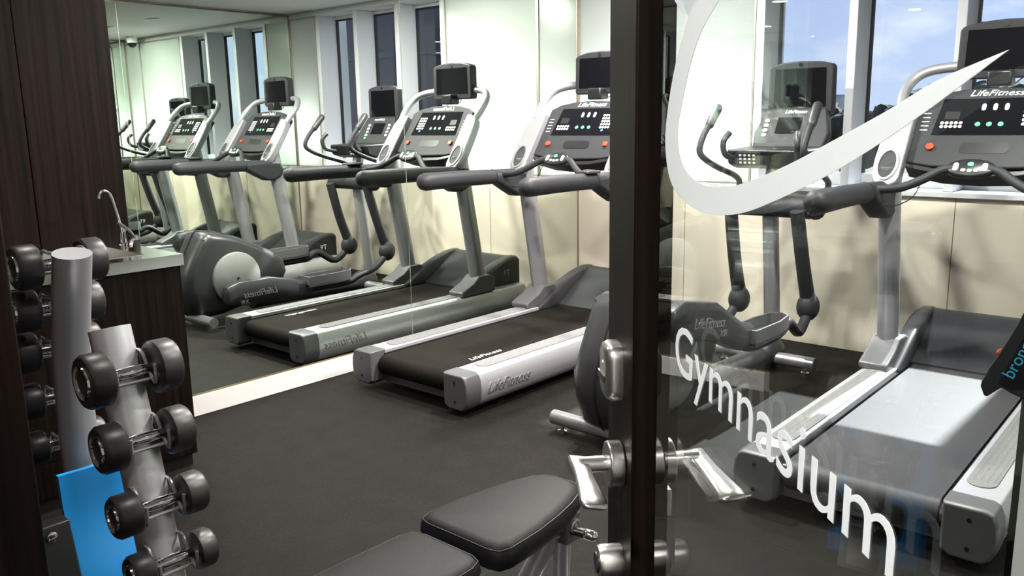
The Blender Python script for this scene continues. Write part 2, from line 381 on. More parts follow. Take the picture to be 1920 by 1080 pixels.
# ceiling downlights; the corridor one is unseen, added to light the door film
for x, y, en in ((-2.9, .95, 10), (-2.9, 2.5, 36), (-2.9, 4.25, 48), (-1.5, .95, 11), (-1.5, 2.3, 17), (-2.3, 3.4, 60), (-.75, 3.3, 52), (-.35, -.55, 42)):
    t = thing('downlight', 'small round recessed ceiling downlight' if y > 0 else 'added unseen downlight in the corridor ceiling, lighting the door film', 'ceiling light', (x, y, CH), 0, 'ceiling downlights')
    bm = B(); lathe(bm, [(.075, -.001), (.075, -.006), (.062, -.008), (.06, -.001)]); finish(bm, 'trim_ring', WHITEP, t)
    bm = B(); lathe(bm, [(.0585, -.0015), (.0585, -.003), (.001, -.003)]); finish(bm, 'diffuser', emit_mat('lamp diffuser', (1, .96, .9), 6), t)
    ld = bpy.data.lights.new('downlight_lamp', 'AREA'); ld.shape = 'DISK'; ld.size = .12; ld.energy = en; ld.color = (1, .95, .88)
    lo = bpy.data.objects.new('downlight_lamp', ld); COL.objects.link(lo); lo.parent = t; lo.location = (0, 0, -.012)
# dome camera and air vent
t = thing('dome_camera', 'small dark security dome on the ceiling by the mirror', 'camera', (-3.25, 4.86, CH))
bm = B(); lathe(bm, [(.06, 0), (.06, -.05), (.052, -.075), (.001, -.075)]); finish(bm, 'base', WHITEP, t)
bm = B(); sphere(bm, (0, 0, -.08), .05); finish(bm, 'dome', mat('smoked dome', (.01, .01, .01), .05), t)
for i, (x, y, wh) in enumerate(((-1.42, 4.22, 'nearer the wall facing the mirror'), (-2.39, 4.2, 'above the cross trainer'))):
    o = bpy.data.objects.new('ceiling_vent', None); COL.objects.link(o); o.location = (x, y, CH); tag(o, 'small dark slot vent in the white ceiling, '+wh, 'vent', 'ceiling slot vents')
    bm = B(); box(bm, -.10, .10, -.03, .03, -.006, -.0005); finish(bm, 'vent_frame', WHITEP, o, bev=.002)
    bm = B(); box(bm, -.09, .09, -.018, .018, -.0075, -.006); finish(bm, 'slot', BLACK, o, smooth=0)

# ------------------------------------------------------------------ outside
def outside():
    GR = mat('distant ground', (.10, .11, .10), .9); ROOF = mat('grey roofs', (.30, .31, .34), .8); CONC = mat('concrete', (.42, .43, .46), .8)
    bm = B(); box(bm, -160, 90, 8, 220, -9.2, -9); o = struct(finish(bm, 'ground', GR, smooth=0), 'distant ground outside the windows')
    def bld(x, y, w, d, z1, m, lab, floors=3):
        t = thing('building', lab, 'building', (x, y, -9))
        bm = B(); box(bm, -w/2, w/2, -d/2, d/2, 0, z1+9); finish(bm, 'wall', m, t, smooth=0)
        bm = B(); box(bm, -w/2-.2, w/2+.2, -d/2-.2, d/2+.2, z1+9, z1+9.35); finish(bm, 'roof', ROOF, t, smooth=0)
        first = None
        for f in range(floors):
            k = max(2, int(w/3.2))
            for i in range(k):
                xx = -w/2+(i+.5)*w/k
                bm = None
                if first is None:
                    bm = B(); box(bm, -.55, .55, -.06, .02, -.6, .6); first = finish(bm, 'window', mat('far window', (.03, .035, .05), .1), t, smooth=0); ow = first
                else: ow = first.copy(); COL.objects.link(ow)
                ow.location = (xx, -d/2, z1+9-1.6-f*2.8)
    bld(-78, 200, 7, 7, 4.9, CONC, 'grey concrete tower rising far behind the trees')
    bld(-11, 30, 8, 7, -2.2, mat('pale render', (.55, .55, .56), .8), 'low pale building with a flat grey roof outside')
    bld(-22, 34, 9, 8, -2.6, mat('brick', (.30, .16, .12), .8), 'low brick building with a grey roof outside')
    bld(-3, 38, 6, 6, -1.6, mat('buff render', (.5, .45, .38), .8), 'low buff building outside the windows')
    t = thing('building', 'tall dark glazed tower close to the windows', 'building', (9.2, 16.5, -9))
    bm = B(); box(bm, -6.6, 7, -7, 7, 0, 22); finish(bm, 'wall', mat('dark facade', (.012, .012, .018), .5), t, smooth=0)
    bm = B()
    for k in range(7): box(bm, -6.66, 7.06, -7.06, 7.06, 2.4+3*k, 2.5+3*k)
    finish(bm, 'floor_band', mat('dark band', (.022, .022, .03), .6), t, smooth=0)
    LEAF = mat('leaves', (.030, .045, .022), .8, var=(2.5, (.012, .02, .012)))
    TR = mat('bark', (.05, .04, .03), .9)
    random.seed(3)
    for i in range(12):
        row = i % 2; a = math.radians(4+i*4.1); r = 60 if row else 72
        x, y = -r*math.sin(a), r*math.cos(a); h = random.uniform(11.6, 12.8)+(.9 if row == 0 else 0)
        if 19 < math.degrees(a) < 24: h -= 1.3
        t = thing('tree', 'dark broadleaf tree among the far treetops', 'tree', (x, y, -9), 0, 'treetops outside the windows')
        bm = B()
        for k in range(18):
            c = Vector((random.uniform(-2.4, 2.4), random.uniform(-1.6, 1.6), h-random.uniform(1.2, 4.5)))
            bmesh.ops.create_icosphere(bm, subdivisions=3, radius=random.uniform(.8, 1.6), matrix=Matrix.Translation(c))
        for v in bm.verts: v.co += Vector((random.uniform(-.10, .10), random.uniform(-.10, .10), random.uniform(-.10, .10)))
        finish(bm, 'crown', LEAF, t, smooth=0)
        bm = B(); cyl(bm, (0, 0, 0), (0, 0, h-2.5), .35, .2, 8); finish(bm, 'trunk', TR, t)
outside()

# ------------------------------------------------------------------ treadmill
def treadmill():
    T = thing('treadmill', 'x', 'treadmill')
    prof = [(.272, .205), (.395, .205), (.414, .196), (.427, .165), (.431, .12), (.427, .075), (.412, .045), (.39, .03), (.30, .03), (.272, .05)]
    bumpm = None
    for s in (-1, 1):
        bm = B(); loft(bm, [[(s*x, y, z) for x, z in prof] for y in (.10, 1.95)]); r = finish(bm, 'side_rail', SILVER, T, bev=.004)
        bm = B(); plate(bm, rrect(.045, .56, .045, 7), Matrix.Translation((s*.335, .74, .205)), .004); gp = finish(bm, 'grip_pad', PADGREY, r, bev=.0015)
        if bumpm is None:
            bm = B()
            for i in range(4):
                for j in range(52):
                    x, y = -.03+.02*i, -.51+.02*j+(.01 if i % 2 else 0)
                    v0 = bm.verts.new((x, y, .0035)); ring = [bm.verts.new((x+.0072*math.cos(k*PI/3), y+.0072*math.sin(k*PI/3), 0)) for k in range(6)]
                    for k in range(6): bm.faces.new((v0, ring[k], ring[(k+1) % 6]))
            bumpm = bpy.data.meshes.new('grip_bumps'); bm.to_mesh(bumpm); bm.free(); bumpm.materials.append(PADGREY)
        gb = bpy.data.objects.new('grip_bumps', bumpm); COL.objects.link(gb); gb.parent = r; gb.location = (s*.335, .74, .2091); gb['kind'] = 'stuff'
        bm = B(); c = (.352, .12)
        rings = [[(s*(c[0]+(x-c[0])*k), y, c[1]+(z-c[1])*k) for x, z in prof] for y, k in ((.101, 1.03), (.02, 1.03), (.006, 1.0), (0, .94))]
        loft(bm, rings); ec = finish(bm, 'end_cap', CAPGREY, T, bev=.003)
        for z in (.07, .165):
            bm = B(); lathe(bm, [(.0075, .002), (.0075, -.002), (.001, -.002)], (s*.35, .0, z), 'y', 10); finish(bm, 'screw', BLACK, ec)
        for y in (.3, 1.8):
            bm = B(); lathe(bm, [(.032, 0), (.032, .012), (.012, .016), (.012, .04)], (s*.35, y, 0)); finish(bm, 'levelling_foot', BLACK, T)
        # inner steel strip beside the belt
        bm = B(); box(bm, s*.262 if s > 0 else -.274, s*.274 if s > 0 else -.262, .09, 1.62, .10, .188); finish(bm, 'belt_guide', mat('guide steel', (.05, .052, .06), .3, .6), T, smooth=0)
    yc, zc, r0 = .082, .132, .052
    prf = [(1.66, zc+r0)]+[(yc-r0*math.sin(math.radians(a)), zc+r0*math.cos(math.radians(a))) for a in range(0, 181, 12)]+[(1.66, zc-r0)]
    bm = B(); prism(bm, prf, lambda y, z: (-.252, y, z), lambda y, z: (.252, y, z)); belt = finish(bm, 'belt', BELT, T)
    bm = B(); cyl(bm, (-.275, yc, zc), (.275, yc, zc), .036); finish(bm, 'roller', CHROME, T)
    bm = B(); box(bm, -.28, .28, .085, .125, .035, .095); finish(bm, 'rear_beam', CAPGREY, T, bev=.004)
    bm = B(); box(bm, -.28, .28, .13, 1.93, .045, .075); finish(bm, 'underside', BLACK, T, smooth=0)
    text('belt_lettering', 'LifeFitness', .052, basis((.175, .40, zc+r0+.0005), (0, 1, 0), (-1, 0, 0)), WHITE, belt, shear=.35, sx=1.1)
    text('rail_lettering', 'LifeFitness', .075, basis((.4305, .30, .115), (0, 1, 0), (0, 0, 1)), EMBOSS_SHADE, T, shear=.4, extrude=.003)
    text('rail_lettering', 'LifeFitness', .075, basis((-.4305, .30, .115), (0, -1, 0), (0, 0, 1)), EMBOSS_SHADE, T, shear=.4, extrude=.003)
    # motor hood with its fenders
    ys = (1.58, 1.63, 1.68, 1.74, 1.80, 1.86, 1.905, 1.93, 1.955, 1.965)
    zcn = (.197, .222, .252, .292, .332, .367, .389, .398, .398, .385)
    bm = B(); rings = []
    for y, z in zip(ys, zcn): rings.append([(-.275, y, .12), (-.275, y, z), (-.2, y, z-.004), (.2, y, z-.004), (.275, y, z), (.275, y, .12)])
    rings.append([(-.275, 1.97, .12), (-.275, 1.97, .30), (-.2, 1.97, .30), (.2, 1.97, .30), (.275, 1.97, .30), (.275, 1.97, .12)])
    loft(bm, rings); hood = finish(bm, 'motor_hood', HOODM, T, smooth=50)
    fy = (1.38, 1.45, 1.52, 1.60, 1.68, 1.76, 1.84, 1.905, 1.955, 1.97); fz = (.206, .240, .278, .318, .350, .376, .394, .403, .403, .39)
    for s in (-1, 1):
        bm = B(); rings = []
        for y, z in zip(fy, fz): rings.append([(s*.262, y, .19), (s*.262, y, z-.014), (s*.27, y, z-.002), (s*.285, y, z), (s*.325, y, z-.003), (s*.338, y, z-.014), (s*.342, y, .19)])
        loft(bm, rings); fo = finish(bm, 'hood_fender', HOODM, T, smooth=50)
        bm = B(); poly = [(1.60, .206), (1.966, .206), (1.966, .375), (1.90, .385), (1.80, .37), (1.70, .33)]
        prism(bm, poly, lambda y, z: (s*.341, y, z), lambda y, z: (s*.3475, y, z)); sp = finish(bm, 'side_panel', BLACK, T, bev=.002)
        text('model_lettering', 'T9', .062, basis((s*.348, 1.83, .29), (0, s, 0), (0, 0, 1)), WHITE, sp, shear=.15)
        # foot block and upright
        bm = B(); poly = [(1.29, .206), (1.285, .235), (1.30, .243), (1.40, .283), (1.46, .33), (1.56, .33), (1.62, .30), (1.62, .206)]
        prism(bm, poly, lambda y, z: (s*.29, y, z), lambda y, z: (s*.424, y, z)); finish(bm, 'foot_block', CAPGREY, T, bev=.008, seg=3)
        bm = B(); tube(bm, [(s*.36, 1.515, .24), (s*.36, 1.465, .55), (s*.36, 1.41, .85), (s*.36, 1.36, 1.16)], .048, 20, 4, flat=1.25); u = finish(bm, 'upright', UPR, T)
        bm = B(); lathe(bm, [(.008, -.002), (.008, .003), (.001, .003)], (s*.36, 1.44, .36), 'y', 10); finish(bm, 'bolt', CHROME, u)
        # handrail and bracket
        bm = B(); tube(bm, [(s*.375, .53, 1.058), (s*.375, .82, 1.058), (s*.375, 1.12, 1.052), (s*.372, 1.30, 1.048)], [.050, .047, .044, .044], 20, 4, round_ends=True); hr = finish(bm, 'handrail', DARK, T)
        bm = B(); lathe(bm, [(.0455, -.004), (.0465, 0), (.0455, .004)], (s*.375, 1.08, 1.053), 'y', 20); finish(bm, 'ring_seam', BLACK, hr)
        bm = B(); poly = [(1.07, 1.075), (1.28, 1.082), (1.40, 1.075), (1.44, 1.0), (1.40, .945), (1.33, .92), (1.26, .925), (1.18, .965), (1.08, 1.02)]
        prism(bm, poly, lambda y, z: (s*.325, y, z), lambda y, z: (s*.42, y, z)); finish(bm, 'handrail_bracket', DARK, T, bev=.022, seg=4)
        # console ear with cup holder : plane tilted back
        Me = basis((s*.355, 1.287, 1.112), (1, 0, 0), (0, .566, .824))       # x lateral, y up the slope, z to the user
        def ex(x): return s*x
        out = [(ex(x), v) for x, v in ((-.055, .0), (-.045, -.03), (-.02, -.048), (.02, -.048), (.05, -.03), (.068, .01), (.072, .09), (.066, .23), (.055, .32), (.035, .365), (-.02, .388), (-.055, .388))]
        bm = B(); plate(bm, out, Me @ Matrix.Translation((0, 0, -.06)), .06); ear = finish(bm, 'console_ear', UPR, T, bev=.010, seg=3)
        bm = B(); P = oval(.048, .082, 28, ex(.008), .062); Q = oval(.037, .071, 28, ex(.008), .062)
        loft(bm, [[Me @ Vector((x, y, z)) for x, y in poly] for poly, z in ((P, -.002), (P, .006), (Q, .006), (Q, -.001))], caps=False); finish(bm, 'cup_rim', SILVER2, ear)
        bm = B(); plate(bm, oval(.040, .074, 28, ex(.008), .062), Me, .0015); finish(bm, 'cup_recess', DARK, ear)
        # looped support bar to the screen
        bm = B(); tube(bm, [(s*.37, 1.50, 1.385), (s*.385, 1.56, 1.46), (s*.375, 1.62, 1.525), (s*.33, 1.665, 1.572), (s*.25, 1.70, 1.592), (s*.12, 1.715, 1.598)], .024, 14, 5); finish(bm, 'screen_bar', UPR, T)
    # console board
    Mc = basis((0, 1.363, 1.148), (1, 0, 0), (0, .566, .824))
    out = [(-.302, .03), (-.2, .012), (0, .005), (.2, .012), (.302, .03), (.302, .36), (.24, .395), (.14, .415), (0, .424), (-.14, .415), (-.24, .395), (-.302, .36)]
    bm = B(); plate(bm, out, Mc @ Matrix.Translation((0, 0, -.075)), .075); cb = finish(bm, 'console', DARK, T, bev=.008, seg=3)
    bm = B(); poly = [(-.30, .03), (-.15, .0), (0, -.006), (.15, .0), (.30, .03), (.30, .005), (.15, -.026), (0, -.034), (-.15, -.026), (-.30, .005)]
    plate(bm, poly, Mc @ Matrix.Translation((0, 0, -.09)), .085); finish(bm, 'console_lip', BLACK, T, bev=.004)
    bm = B(); plate(bm, [(-.225, .172), (.225, .172), (.205, .362), (-.205, .362)], Mc, .0025); dp = finish(bm, 'display', SCREEN, cb)
    def keys(name, L, m, w, h, r, t=.005):
        bm = B()
        for x, v in L: plate(bm, [(x+a, v+b_) for a, b_ in rrect(w, h, r, 3)], Mc, t)
        k = finish(bm, name, m, cb); k['kind'] = 'stuff'; return k
    keys('number_keys', [(-.19+.019*i, .215+.019*j) for i in range(5) for j in range(2)]+[(.13+.019*i, .225+.021*j) for i in range(4) for j in range(5)], KEYW, .0078, .0078, .0075)
    keys('arrow_keys', [(-.035, .315), (.01, .315), (.055, .315)], KEYW, .0085, .018, .0084)
    bm = B(); plate(bm, rrect(.03, .02, .002, 2), Mc @ Matrix.Translation((-.155, .275, .0026)), .0006); finish(bm, 'readout', BLACK, cb)
    keys('green_keys', [(-.045, .226), (.0, .226), (.045, .226)], KEYG, .0115, .0115, .0114)
    keys('blue_key', [(.15, .204)], KEYB, .0085, .0085, .0083)
    keys('side_print', [(-.262, .20+.022*j) for j in range(5)], KEYW, .016, .0025, .001, .0008)
    bm = B(); plate(bm, [(x, v+.105) for x, v in rrect(.098, .027, .026, 6)], Mc, .0015); finish(bm, 'speaker_slot', BLACK, cb)
    for nm, x in (('stop_button', -.215), ('emergency_key', .215)):
        bm = B(); plate(bm, [(x+a, .108+b_) for a, b_ in (oval(.017, .017, 16) if x < 0 else rrect(.014, .014, .003, 3))], Mc, .012); finish(bm, nm, RED, cb, bev=.002)
    text('console_lettering', 'LifeFitness', .044, Mc @ Matrix.Translation((0, .390, .0005)), WHITE, cb, shear=.35, sx=1.15)
    # screen
    tv = None
    bm = B(); out = [(-.19, 1.55), (-.18, 1.535), (.18, 1.535), (.19, 1.55), (.187, 1.755), (.172, 1.77), (.1, 1.786), (0, 1.791), (-.1, 1.786), (-.172, 1.77), (-.187, 1.755)]
    prism(bm, out, lambda x, z: (x, 1.665, z), lambda x, z: (x, 1.73, z)); tv = finish(bm, 'television', DARK, T, bev=.008, seg=3)
    bm = B(); prism(bm, [(-.158, 1.572), (.158, 1.572), (.152, 1.752), (-.152, 1.752)], lambda x, z: (x, 1.6635, z), lambda x, z: (x, 1.667, z)); finish(bm, 'screen', SCREEN, tv, smooth=0)
    bm = B(); lathe(bm, [(.011, .003), (.011, -.003), (.001, -.003)], (0, 1.664, 1.770), 'y', 16); finish(bm, 'badge', CHROME, tv)
    bm = B(); tube(bm, [(-.06, 1.70, 1.54), (-.05, 1.69, 1.515), (-.02, 1.685, 1.51), (.01, 1.69, 1.52), (.04, 1.685, 1.508), (.08, 1.70, 1.54)], .003, 6, 4); finish(bm, 'cable', BLACK, tv)
    bm = B(); box(bm, -.05, .05, 1.60, 1.69, 1.50, 1.57); finish(bm, 'screen_mount', BLACK, tv, bev=.01)
    # grip bar with control pod
    for s in (-1, 1):
        bm = B(); tube(bm, [(s*.05, 1.235, 1.158), (s*.11, 1.222, 1.148), (s*.17, 1.19, 1.112), (s*.24, 1.155, 1.078), (s*.30, 1.14, 1.068), (s*.355, 1.14, 1.064)], .019, 12, 4); finish(bm, 'grip_bar', DARK, T)
    Mp = basis((0, 1.225, 1.16), (1, 0, 0), (0, .62, .785))
    bm = B(); P = oval(.095, .046, 32); Q = oval(.085, .038, 32); K = oval(.07, .03, 32)
    loft(bm, [[Mp @ Vector((x, y, z)) for x, y in poly] for poly, z in ((K, -.035), (P, -.015), (P, .002), (Q, .008))]); pod = finish(bm, 'control_pod', BLACK, T, smooth=60)
    def pk(name, L, m, w, h):
        bm = B()
        for x, v in L: plate(bm, [(x+a, v+b_) for a, b_ in rrect(w, h, min(w, h)*.98, 4)], Mp, .011)
        k = finish(bm, name, m, pod); k['kind'] = 'stuff'
    pk('arrow_keys', [(-.055, .0), (.055, .0)], KEYW, .0105, .020); pk('round_keys', [(-.024, -.016), (0, -.018), (.024, -.016)], KEYW, .0095, .0075); pk('green_key', [(0, .014)], KEYG, .012, .010)
    bm = B(); box(bm, .335, .415, .98, 1.10, 1.095, 1.112); kp = finish(bm, 'rail_keypad', DARK2, T, bev=.006)
    bm = B()
    for i in range(3): box(bm, .35+.02*i, .363+.02*i, 1.02, 1.06, 1.112, 1.116)
    o = finish(bm, 'rail_keys', CAPGREY, kp, bev=.001); o['kind'] = 'stuff'
    bm = B(); tube(bm, [(-.215, 1.42, 1.228), (-.222, 1.40, 1.15), (-.24, 1.33, 1.03), (-.30, 1.25, .985), (-.345, 1.16, 1.00), (-.37, 1.14, 1.01)], .0025, 6, 5); finish(bm, 'safety_cord', BLACK, T)
    return T
TA = treadmill(); TA.location = (-3.145, 2.72, 0)
TA['label'] = 'silver treadmill with matte dark belt standing next to the mirror wall'; TA['group'] = 'treadmills facing the windows'
TB = copy_tree(TA); TB.location = (-.915, 2.72, 0); TB.rotation_euler = (0, 0, math.radians(1.0))
TB['label'] = 'silver treadmill with sunlit belt standing behind the glass door'
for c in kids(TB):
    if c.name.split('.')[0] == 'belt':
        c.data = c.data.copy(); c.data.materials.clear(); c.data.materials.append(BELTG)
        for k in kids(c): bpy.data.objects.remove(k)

# ------------------------------------------------------------------ elliptical trainer
def elliptical():
    E = thing('elliptical_trainer', 'grey elliptical cross trainer with a screen between the two treadmills', 'cross trainer', (-2.01, 2.75, 0))
    SH = mat('shroud grey', (.045, .046, .05), .33, .3)
    out = [(.02, .30), (.03, .20), (.07, .10), (.13, .055), (.30, .06), (.50, .10), (.66, .13), (.80, .20), (.86, .30), (.84, .40), (.74, .47), (.62, .535), (.48, .60), (.35, .64), (.235, .662), (.19, .655), (.155, .60), (.10, .50), (.05, .40)]
    cy, cz = .42, .33
    bm = B(); rings = []
    for x, k in ((-.150, .80), (-.135, .90), (-.10, .965), (-.05, .99), (0, 1.0), (.05, .99), (.10, .965), (.135, .90), (.150, .80)):
        rings.append([(x, cy+(y-cy)*k, cz+(z-cz)*k) for y, z in out])
    loft(bm, rings); sh = finish(bm, 'flywheel_shroud', SH, E, smooth=50)
    bm = B(); pts = [(0, cy+(y-cy)*1.004, cz+(z-cz)*1.004) for y, z in out]; tube(bm, [pts[i] for i in (9, 10, 11, 12, 13, 14, 15, 16, 17, 18, 0, 1, 2, 3)], .004, 6, 3); finish(bm, 'seam', BLACK, sh)
    for s in (-1, 1):
        bm = B(); lathe(bm, [(.185, s*.135), (.185, s*.168), (.178, s*.174), (.03, s*.178), (.001, s*.178)], (0, .40, .32), 'x', 40); dk = finish(bm, 'crank_disc', mat('disc grey', (.30, .30, .30), .5, .2), E)
        bm = B(); lathe(bm, [(.009, s*.176), (.009, s*.181), (.001, s*.181)], (0, .40, .32), 'x', 10); finish(bm, 'bolt', BLACK, dk)
        bm = B()
        for k in range(3): tube(bm, [(s*.118, .19+.018*k, .615-.012*k), (s*.128, .225+.018*k, .595-.014*k), (s*.133, .25+.018*k, .56-.012*k)], .006, 6, 3)
        finish(bm, 'vent_slots', BLACK, sh)
    bm = B(); lathe(bm, [(.014, -.146), (.014, -.136)], (0, .47, .54), 'x', 16); finish(bm, 'badge', RED, sh)
    # links: left one low, right one high
    for s, pts, ped in ((-1, [(.29, .215), (.60, .215), (.94, .175)], (.90, 1.34, .215)), (1, [(.22, .55), (.55, .50), (.90, .385)], (.86, 1.30, .36))):
        (y0, z0), (y1, z1), (y2, z2) = pts
        bm = B(); rings = []
        for y, z, h, w in ((y0-.05, z0, .03, .03), (y0-.03, z0+.005, .065, .045), (y0+.06, z0+.01, .085, .05), (y1, z1+.01, .085, .05), (y2-.12, z2+.012, .070, .048), (y2, z2, .05, .042)):
            rings.append([(s*(.245+a*w), y, z+b_*h) for a, b_ in ((-1, -1), (-1, .6), (-.6, 1), (.6, 1), (1, .6), (1, -.7), (.7, -1))])
        loft(bm, rings); lk = finish(bm, 'link_cover', SH, E, smooth=45, bev=.006)
        ang = math.atan2(z1-z0, y1-y0)
        M = basis((s*.296, (y0+y1)/2+.06, (z0+z1)/2+.0), (0, s*math.cos(ang), s*math.sin(ang)), (0, -math.sin(ang), math.cos(ang)))
        text('cover_lettering', 'LifeFitness', .065, M, SILVER2, lk, shear=.35, extrude=.0015)
        text('model_lettering', 'X9i', .045, M @ Matrix.Translation((.13, -.05, 0)), SILVER2, lk, shear=.35, extrude=.0015)
        p0, p1, pz = ped
        bm = B(); Lr = [(s*.245+a, y) for a, y in ((-.07, p0), (-.075, p0+.25), (-.05, p1-.04), (0, p1), (.05, p1-.04), (.075, p0+.25), (.07, p0))]
        prism(bm, Lr, lambda x, y: (x, y, pz-.028), lambda x, y: (x, y, pz-.010)); pd = finish(bm, 'pedal', CAPGREY, E, bev=.003)
        bm = B(); rim = Lr; cx = s*.245
        inn = [(cx+(x-cx)*.88, p0+.012+(y-p0)*.955) for x, y in rim]
        loft(bm, [[(x, y, z) for x, y in q] for q, z in ((rim, pz-.028), (rim, pz+.05), (inn, pz+.05), (inn, pz-.012))], caps=False); finish(bm, 'pedal_rim', CAPGREY, pd)
        bm = B(); box(bm, cx-.03, cx+.03, p0+.1, p1-.08, pz-.010, pz-.006); finish(bm, 'tread_insert', PADGREY, pd)
        # arm under the pedal to the swing arm pivot
        py, pz2 = (1.74, .335) if s < 0 else (1.69, .355)
        bm = B(); tube(bm, [(s*.24, y2-.1, z2-.02), (s*.24, p0+.1, pz-.055), (s*.24, p1-.04, pz-.055), (s*.24, p1+.08, pz-.02), (s*.23, py-.14, pz2-.10), (s*.22, py, pz2)], .027, 12, 5); finish(bm, 'pedal_arm', DARK, E)
        bm = B(); sphere(bm, (s*.215, py, pz2+.01), .074, .8, 1, 1.05); kn = finish(bm, 'pivot_knuckle', DARK, E)
        bm = B(); cyl(bm, (s*.214, py-.012, pz2+.065), (s*.214, py-.02, pz2+.095), .041, .040, 16); finish(bm, 'collar', CAPGREY, kn)
        bm = B(); tube(bm, [(s*.214, py-.01, pz2+.06), (s*.21, py-.09, .62), (s*.20, py-.17, .90)], [.040, .037, .036], 16, 4); finish(bm, 'swing_arm', DARK, E)
        # moving handle
        hp = [(s*.24, 1.62, .90), (s*.255, 1.77, 1.0), (s*.26, 1.73, 1.055), (s*.27, 1.55, 1.11), (s*.28, 1.42, 1.16), (s*.285, 1.36, 1.21), (s*.285, 1.40, 1.29), (s*.28, 1.47, 1.36)]
        bm = B(); tube(bm, hp, .0165, 12, 5); h = finish(bm, 'moving_handle', DARK, E)
        bm = B(); tube(bm, [(s*.281, 1.455, 1.345), (s*.275, 1.53, 1.43)], [.024, .025], 14, 1, round_ends=True); finish(bm, 'grip', DARK2, h)
        bm = B(); tube(bm, [(s*.03, 1.70, 1.165), (s*.15, 1.60, 1.16), (s*.20, 1.50, 1.18), (s*.205, 1.47, 1.25), (s*.19, 1.51, 1.30)], .016, 10, 5); finish(bm, 'fixed_handle', DARK2, E)
    bm = B(); tube(bm, [(-.265, 1.60, .90), (-.20, 1.60, .91), (.20, 1.60, .91), (.265, 1.60, .90)], [.05, .058, .058, .05], 16, 3, round_ends=True); cb = finish(bm, 'crossbar', DARK, E)
    bm = B(); tube(bm, [(0, 1.74, .05), (0, 1.69, .5), (0, 1.64, .95), (0, 1.70, 1.2)], .044, 18, 4); finish(bm, 'post', UPR, E)
    # base
    bm = B(); tube(bm, [(-.29, 1.63, .065), (.29, 1.63, .065)], .036, 16, 1); st = finish(bm, 'front_stabiliser', SILVER2, E)
    for s in (-1, 1):
        bm = B(); cyl(bm, (s*.29, 1.63, .065), (s*.296, 1.63, .065), .037); finish(bm, 'end_plug', CAPGREY, st)
        bm = B(); lathe(bm, [(.022, 0), (.022, .012), (.009, .016), (.009, .035)], (s*.24, 1.63, 0)); finish(bm, 'levelling_foot', CHROME, st)
    bm = B(); tube(bm, [(-.30, .12, .065), (.30, .12, .065)], .034, 16, 1); st = finish(bm, 'rear_stabiliser', SILVER2, E)
    for s in (-1, 1):
        bm = B(); lathe(bm, [(.022, 0), (.022, .012), (.009, .016), (.009, .035)], (s*.25, .12, 0)); finish(bm, 'levelling_foot', CHROME, st)
    bm = B(); tube(bm, [(0, .6, .11), (0, 1.2, .085), (0, 1.72, .075)], [.07, .055, .06], 16, 4); finish(bm, 'base_rail', SH, E)
    bm = B(); sphere(bm, (0, 1.66, .085), .105, .9, 1.2, .9); finish(bm, 'post_shroud', SH, E)
    # console
    bm = B(); poly = [(1.56, 1.21), (1.58, 1.13), (1.66, 1.105), (1.86, 1.12), (1.90, 1.22)]
    prism(bm, poly, lambda y, z: (-.235, y, z), lambda y, z: (.235, y, z)); tr = finish(bm, 'console_tray', BLACK, E, bev=.015, seg=3)
    M = basis((0, 1.565, 1.165), (1, 0, 0), (0, -.2, .98))
    bm = B(); plate(bm, rrect(.07, .036, .012, 4), M @ Matrix.Translation((-.10, 0, 0)), .02); kp = finish(bm, 'keypad', DARK, tr)
    bm = B()
    for i in range(4):
        for j in range(3): plate(bm, [(-.14+.026*i+a, -.020+.02*j+b_) for a, b_ in rrect(.007, .005, .003, 2)], M, .023)
    k = finish(bm, 'number_keys', KEYW, kp); k['kind'] = 'stuff'
    Mc = basis((0, 1.80, 1.21), (1, 0, 0), (0, .5, .866))
    bm = B(); plate(bm, [(-.20, 0), (.20, 0), (.215, .1), (.17, .25), (-.17, .25), (-.215, .1)], Mc @ Matrix.Translation((0, 0, -.06)), .06); cn = finish(bm, 'console', DARK, E, bev=.012, seg=3)
    bm = B(); plate(bm, [(-.09, .09), (.05, .09), (.05, .19), (-.09, .19)], Mc, .003); finish(bm, 'display', SCREEN, cn)
    bm = B()
    for x in (-.15, .10):
        for j in range(4): plate(bm, [(x+a, .08+.03*j+b_) for a, b_ in rrect(.014, .010, .008, 3)], Mc, .005)
    k = finish(bm, 'side_keys', KEYW, cn); k['kind'] = 'stuff'
    bm = B(); plate(bm, [(.10+a, .05+b_) for a, b_ in oval(.012, .010, 14)], Mc, .006); finish(bm, 'green_key', KEYG, cn)
    text('console_lettering', 'LifeFitness', .03, Mc @ Matrix.Translation((0, .225, .0005)), WHITE, cn, shear=.35)
    bm = B(); out2 = [(-.185, 1.405), (-.175, 1.39), (.175, 1.39), (.185, 1.405), (.182, 1.645), (.168, 1.66), (.1, 1.675), (0, 1.68), (-.1, 1.675), (-.168, 1.66), (-.182, 1.645)]
    prism(bm, out2, lambda x, z: (x, 1.95, z), lambda x, z: (x, 2.01, z)); tv = finish(bm, 'television', DARK, E, bev=.008, seg=3)
    bm = B(); prism(bm, [(-.15, 1.43), (.15, 1.43), (.145, 1.64), (-.145, 1.64)], lambda x, z: (x, 1.9485, z), lambda x, z: (x, 1.952, z)); finish(bm, 'screen', SCREEN, tv, smooth=0)
    bm = B(); lathe(bm, [(.010, .003), (.010, -.003), (.001, -.003)], (0, 1.949, 1.660), 'y', 16); finish(bm, 'badge', CHROME, tv)
    return E
elliptical()

